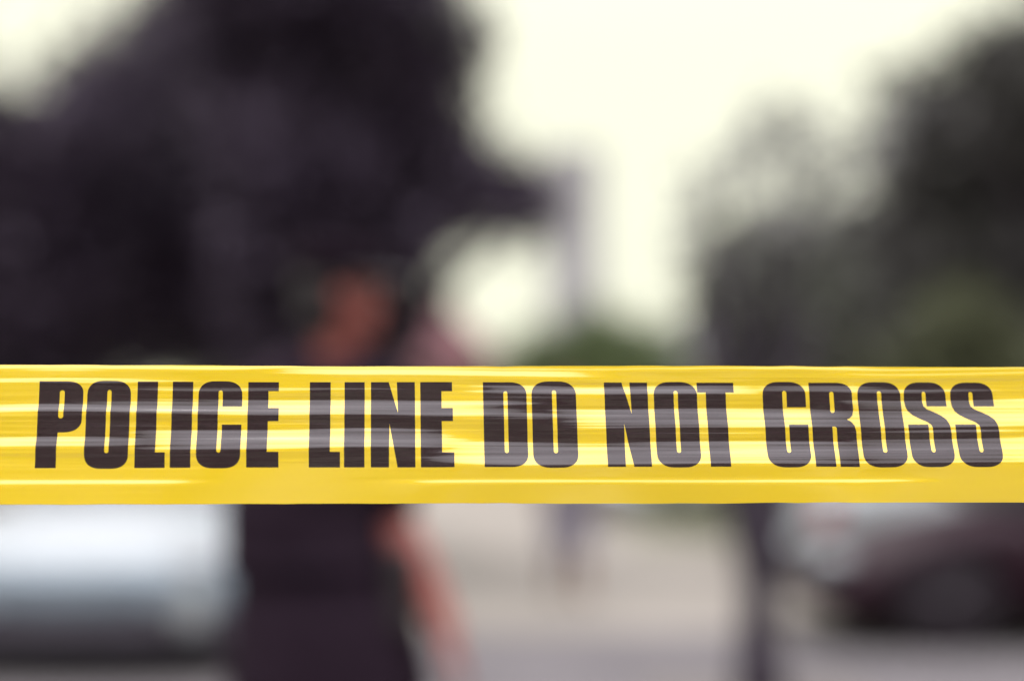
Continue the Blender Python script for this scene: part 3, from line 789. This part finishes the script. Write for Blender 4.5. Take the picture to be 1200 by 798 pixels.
GL['C'] = (51.5, [arc(20, 15.2, 20, 16, 180, 90) + arc(31.5, 15.2, 20, 16, 90, 0) + [(51.5, 28)] + [(28.6, 28), (28.6, 12)] + arc(26.1, 12, 2.5, 2.6, 0, 180, 6, 2) + arc(26.1, 79.2, 2.5, 2.6, 180, 360, 6, 2) + [(28.6, 49), (51.5, 49)] + arc(31.5, 82.8, 20, 16, 0, -90) + arc(20, 82.8, 20, 16, -90, -180)])
GL['E'] = (38, [[(0, 0), (36.5, 0), (36.5, 10.3), (24.2, 10.3), (24.2, 30), (37, 30), (37, 45.2), (24.2, 45.2), (24.2, 81), (38, 81), (38, 98), (0, 98)]])
GL['N'] = (50.5, [[(0, 0), (20.5, 0), (31, 36), (29.8, 0), (50.5, 0), (50.5, 98), (30.2, 98), (21.2, 48), (20.5, 98), (0, 98)]])
GL['D'] = (51, [[(0, 0)] + arc(31, 15, 20, 15, 90, 0) + arc(31, 83, 20, 15, 0, -90) + [(0, 98)], slot(23.8, 28.6, 10.5, 81.5)])
GL['T'] = (43, [[(0, 0), (43, 0), (43, 11.5), (33.2, 11.5), (33.2, 98), (9.8, 98), (9.8, 11.5), (0, 11.5)]])
GL['R'] = (51, [[(0, 0)] + arc(31, 13, 19, 13, 90, 0) + [(50, 32), (48.5, 38), (45, 41.5), (41.5, 43), (46, 45.5), (49.5, 50), (51, 57), (51, 98), (28.5, 98), (28.5, 55)] + arc(26.2, 54, 2.3, 2.5, 0, 90, 4, 2) + [(23.5, 51.5), (23.5, 98), (0, 98)], slot(23.5, 28.5, 10.5, 35)])
GL['S'] = (51, [[(50, 27), (26.2, 27), (26.2, 12.5)] + arc(23.9, 12.5, 2.3, 2.6, 0, 180, 6, 2) + [(21.6, 23), (22.5, 27), (26, 30.5), (34, 34), (42, 38.2), (47.5, 43), (50.3, 49.5), (51, 57)]
                + arc(31, 82.8, 20, 16, 0, -90) + arc(21, 82.8, 20, 16, -90, -180) + [(1, 49), (24.8, 49), (24.8, 79.2)] + arc(27.2, 79.2, 2.4, 2.6, 180, 360, 6, 2)
                + [(29.6, 53), (28.6, 49.5), (25, 46.3), (16, 42), (8, 37.5), (2.8, 32.5), (.6, 27), (0, 21)] + arc(20, 15.2, 20, 16, 180, 90) + arc(30, 15.2, 20, 16, 90, 0)])

# (letter, left column, right column) as they stand on the tape
TEXT = [('P', 44, 96), ('O', 100.8, 152), ('L', 159.7, 195), ('I', 201, 225), ('C', 231.5, 283), ('E', 290, 327.5),
        ('L', 362.7, 399), ('I', 403.7, 427.4), ('N', 434.8, 486.6), ('E', 493, 532),
        ('D', 567, 618), ('O', 624, 676.3),
        ('N', 710, 761), ('O', 768, 819), ('T', 819.5, 862.7),
        ('C', 896.5, 947), ('R', 951.5, 1002.5), ('O', 1008, 1059), ('S', 1063, 1113.5), ('S', 1118, 1169.5)]
TOPY, BOTY, SHEAR = 448.4, 546.6, -0.020

def glyph(ch, u0, u1, yoff=0.0):
    Wg, loops = GL[ch][0], GL[ch][1]
    edges = []
    for lp in loops:
        for (xa, ya), (xb, yb) in zip(lp, lp[1:] + lp[:1]):
            if abs(ya - yb) > 1e-6: edges.append((xa, ya, xb, yb))
    yv = sorted({round(p[1], 4) for lp in loops for p in lp})
    rows = [yv[0]]
    for y in yv[1:]:
        if y - rows[-1] < .02: continue
        n = max(1, int(math.ceil((y - rows[-1]) / .55)))
        a = rows[-1]; rows += [a + (y - a) * k / n for k in range(1, n + 1)]
    V = []; Fq = []
    for ya, yb in zip(rows, rows[1:]):
        ym = (ya + yb) / 2; cr = []
        for (x1, y1, x2, y2) in edges:
            if min(y1, y2) < ym < max(y1, y2):
                f = lambda y: x1 + (x2 - x1) * (min(max(y, min(y1, y2)), max(y1, y2)) - y1) / (y2 - y1)
                cr.append((f(ym), f(ya), f(yb)))
        cr.sort()
        for l_, r_ in zip(cr[::2], cr[1::2]):
            n = max(1, int((r_[0] - l_[0]) / 9))
            for k in range(n):
                t0, t1 = k / n, (k + 1) / n; i = len(V)
                V += [(l_[1] + (r_[1] - l_[1]) * t0, ya), (l_[2] + (r_[2] - l_[2]) * t0, yb), (l_[2] + (r_[2] - l_[2]) * t1, yb), (l_[1] + (r_[1] - l_[1]) * t1, ya)]
                Fq.append((i, i + 1, i + 2, i + 3))
    V = np.array(V); sc = (u1 - u0) / Wg
    ypx = TOPY + V[:, 1] / 98 * (BOTY - TOPY) + yoff
    u = u0 + V[:, 0] * sc + (V[:, 1] - 49) * (-SHEAR) / TPX
    Pp, Nn = surf(u, ypx, .00007)
    return np_mesh('letter', Pp, Fq, Nn, M['ink'], TAPE)

span = u_of(1169.5) - u_of(44) + .055
for rep in (0, -1, 1):
    for ch, a, b in TEXT:
        glyph(ch, u_of(a) + rep * span, u_of(b) + rep * span)
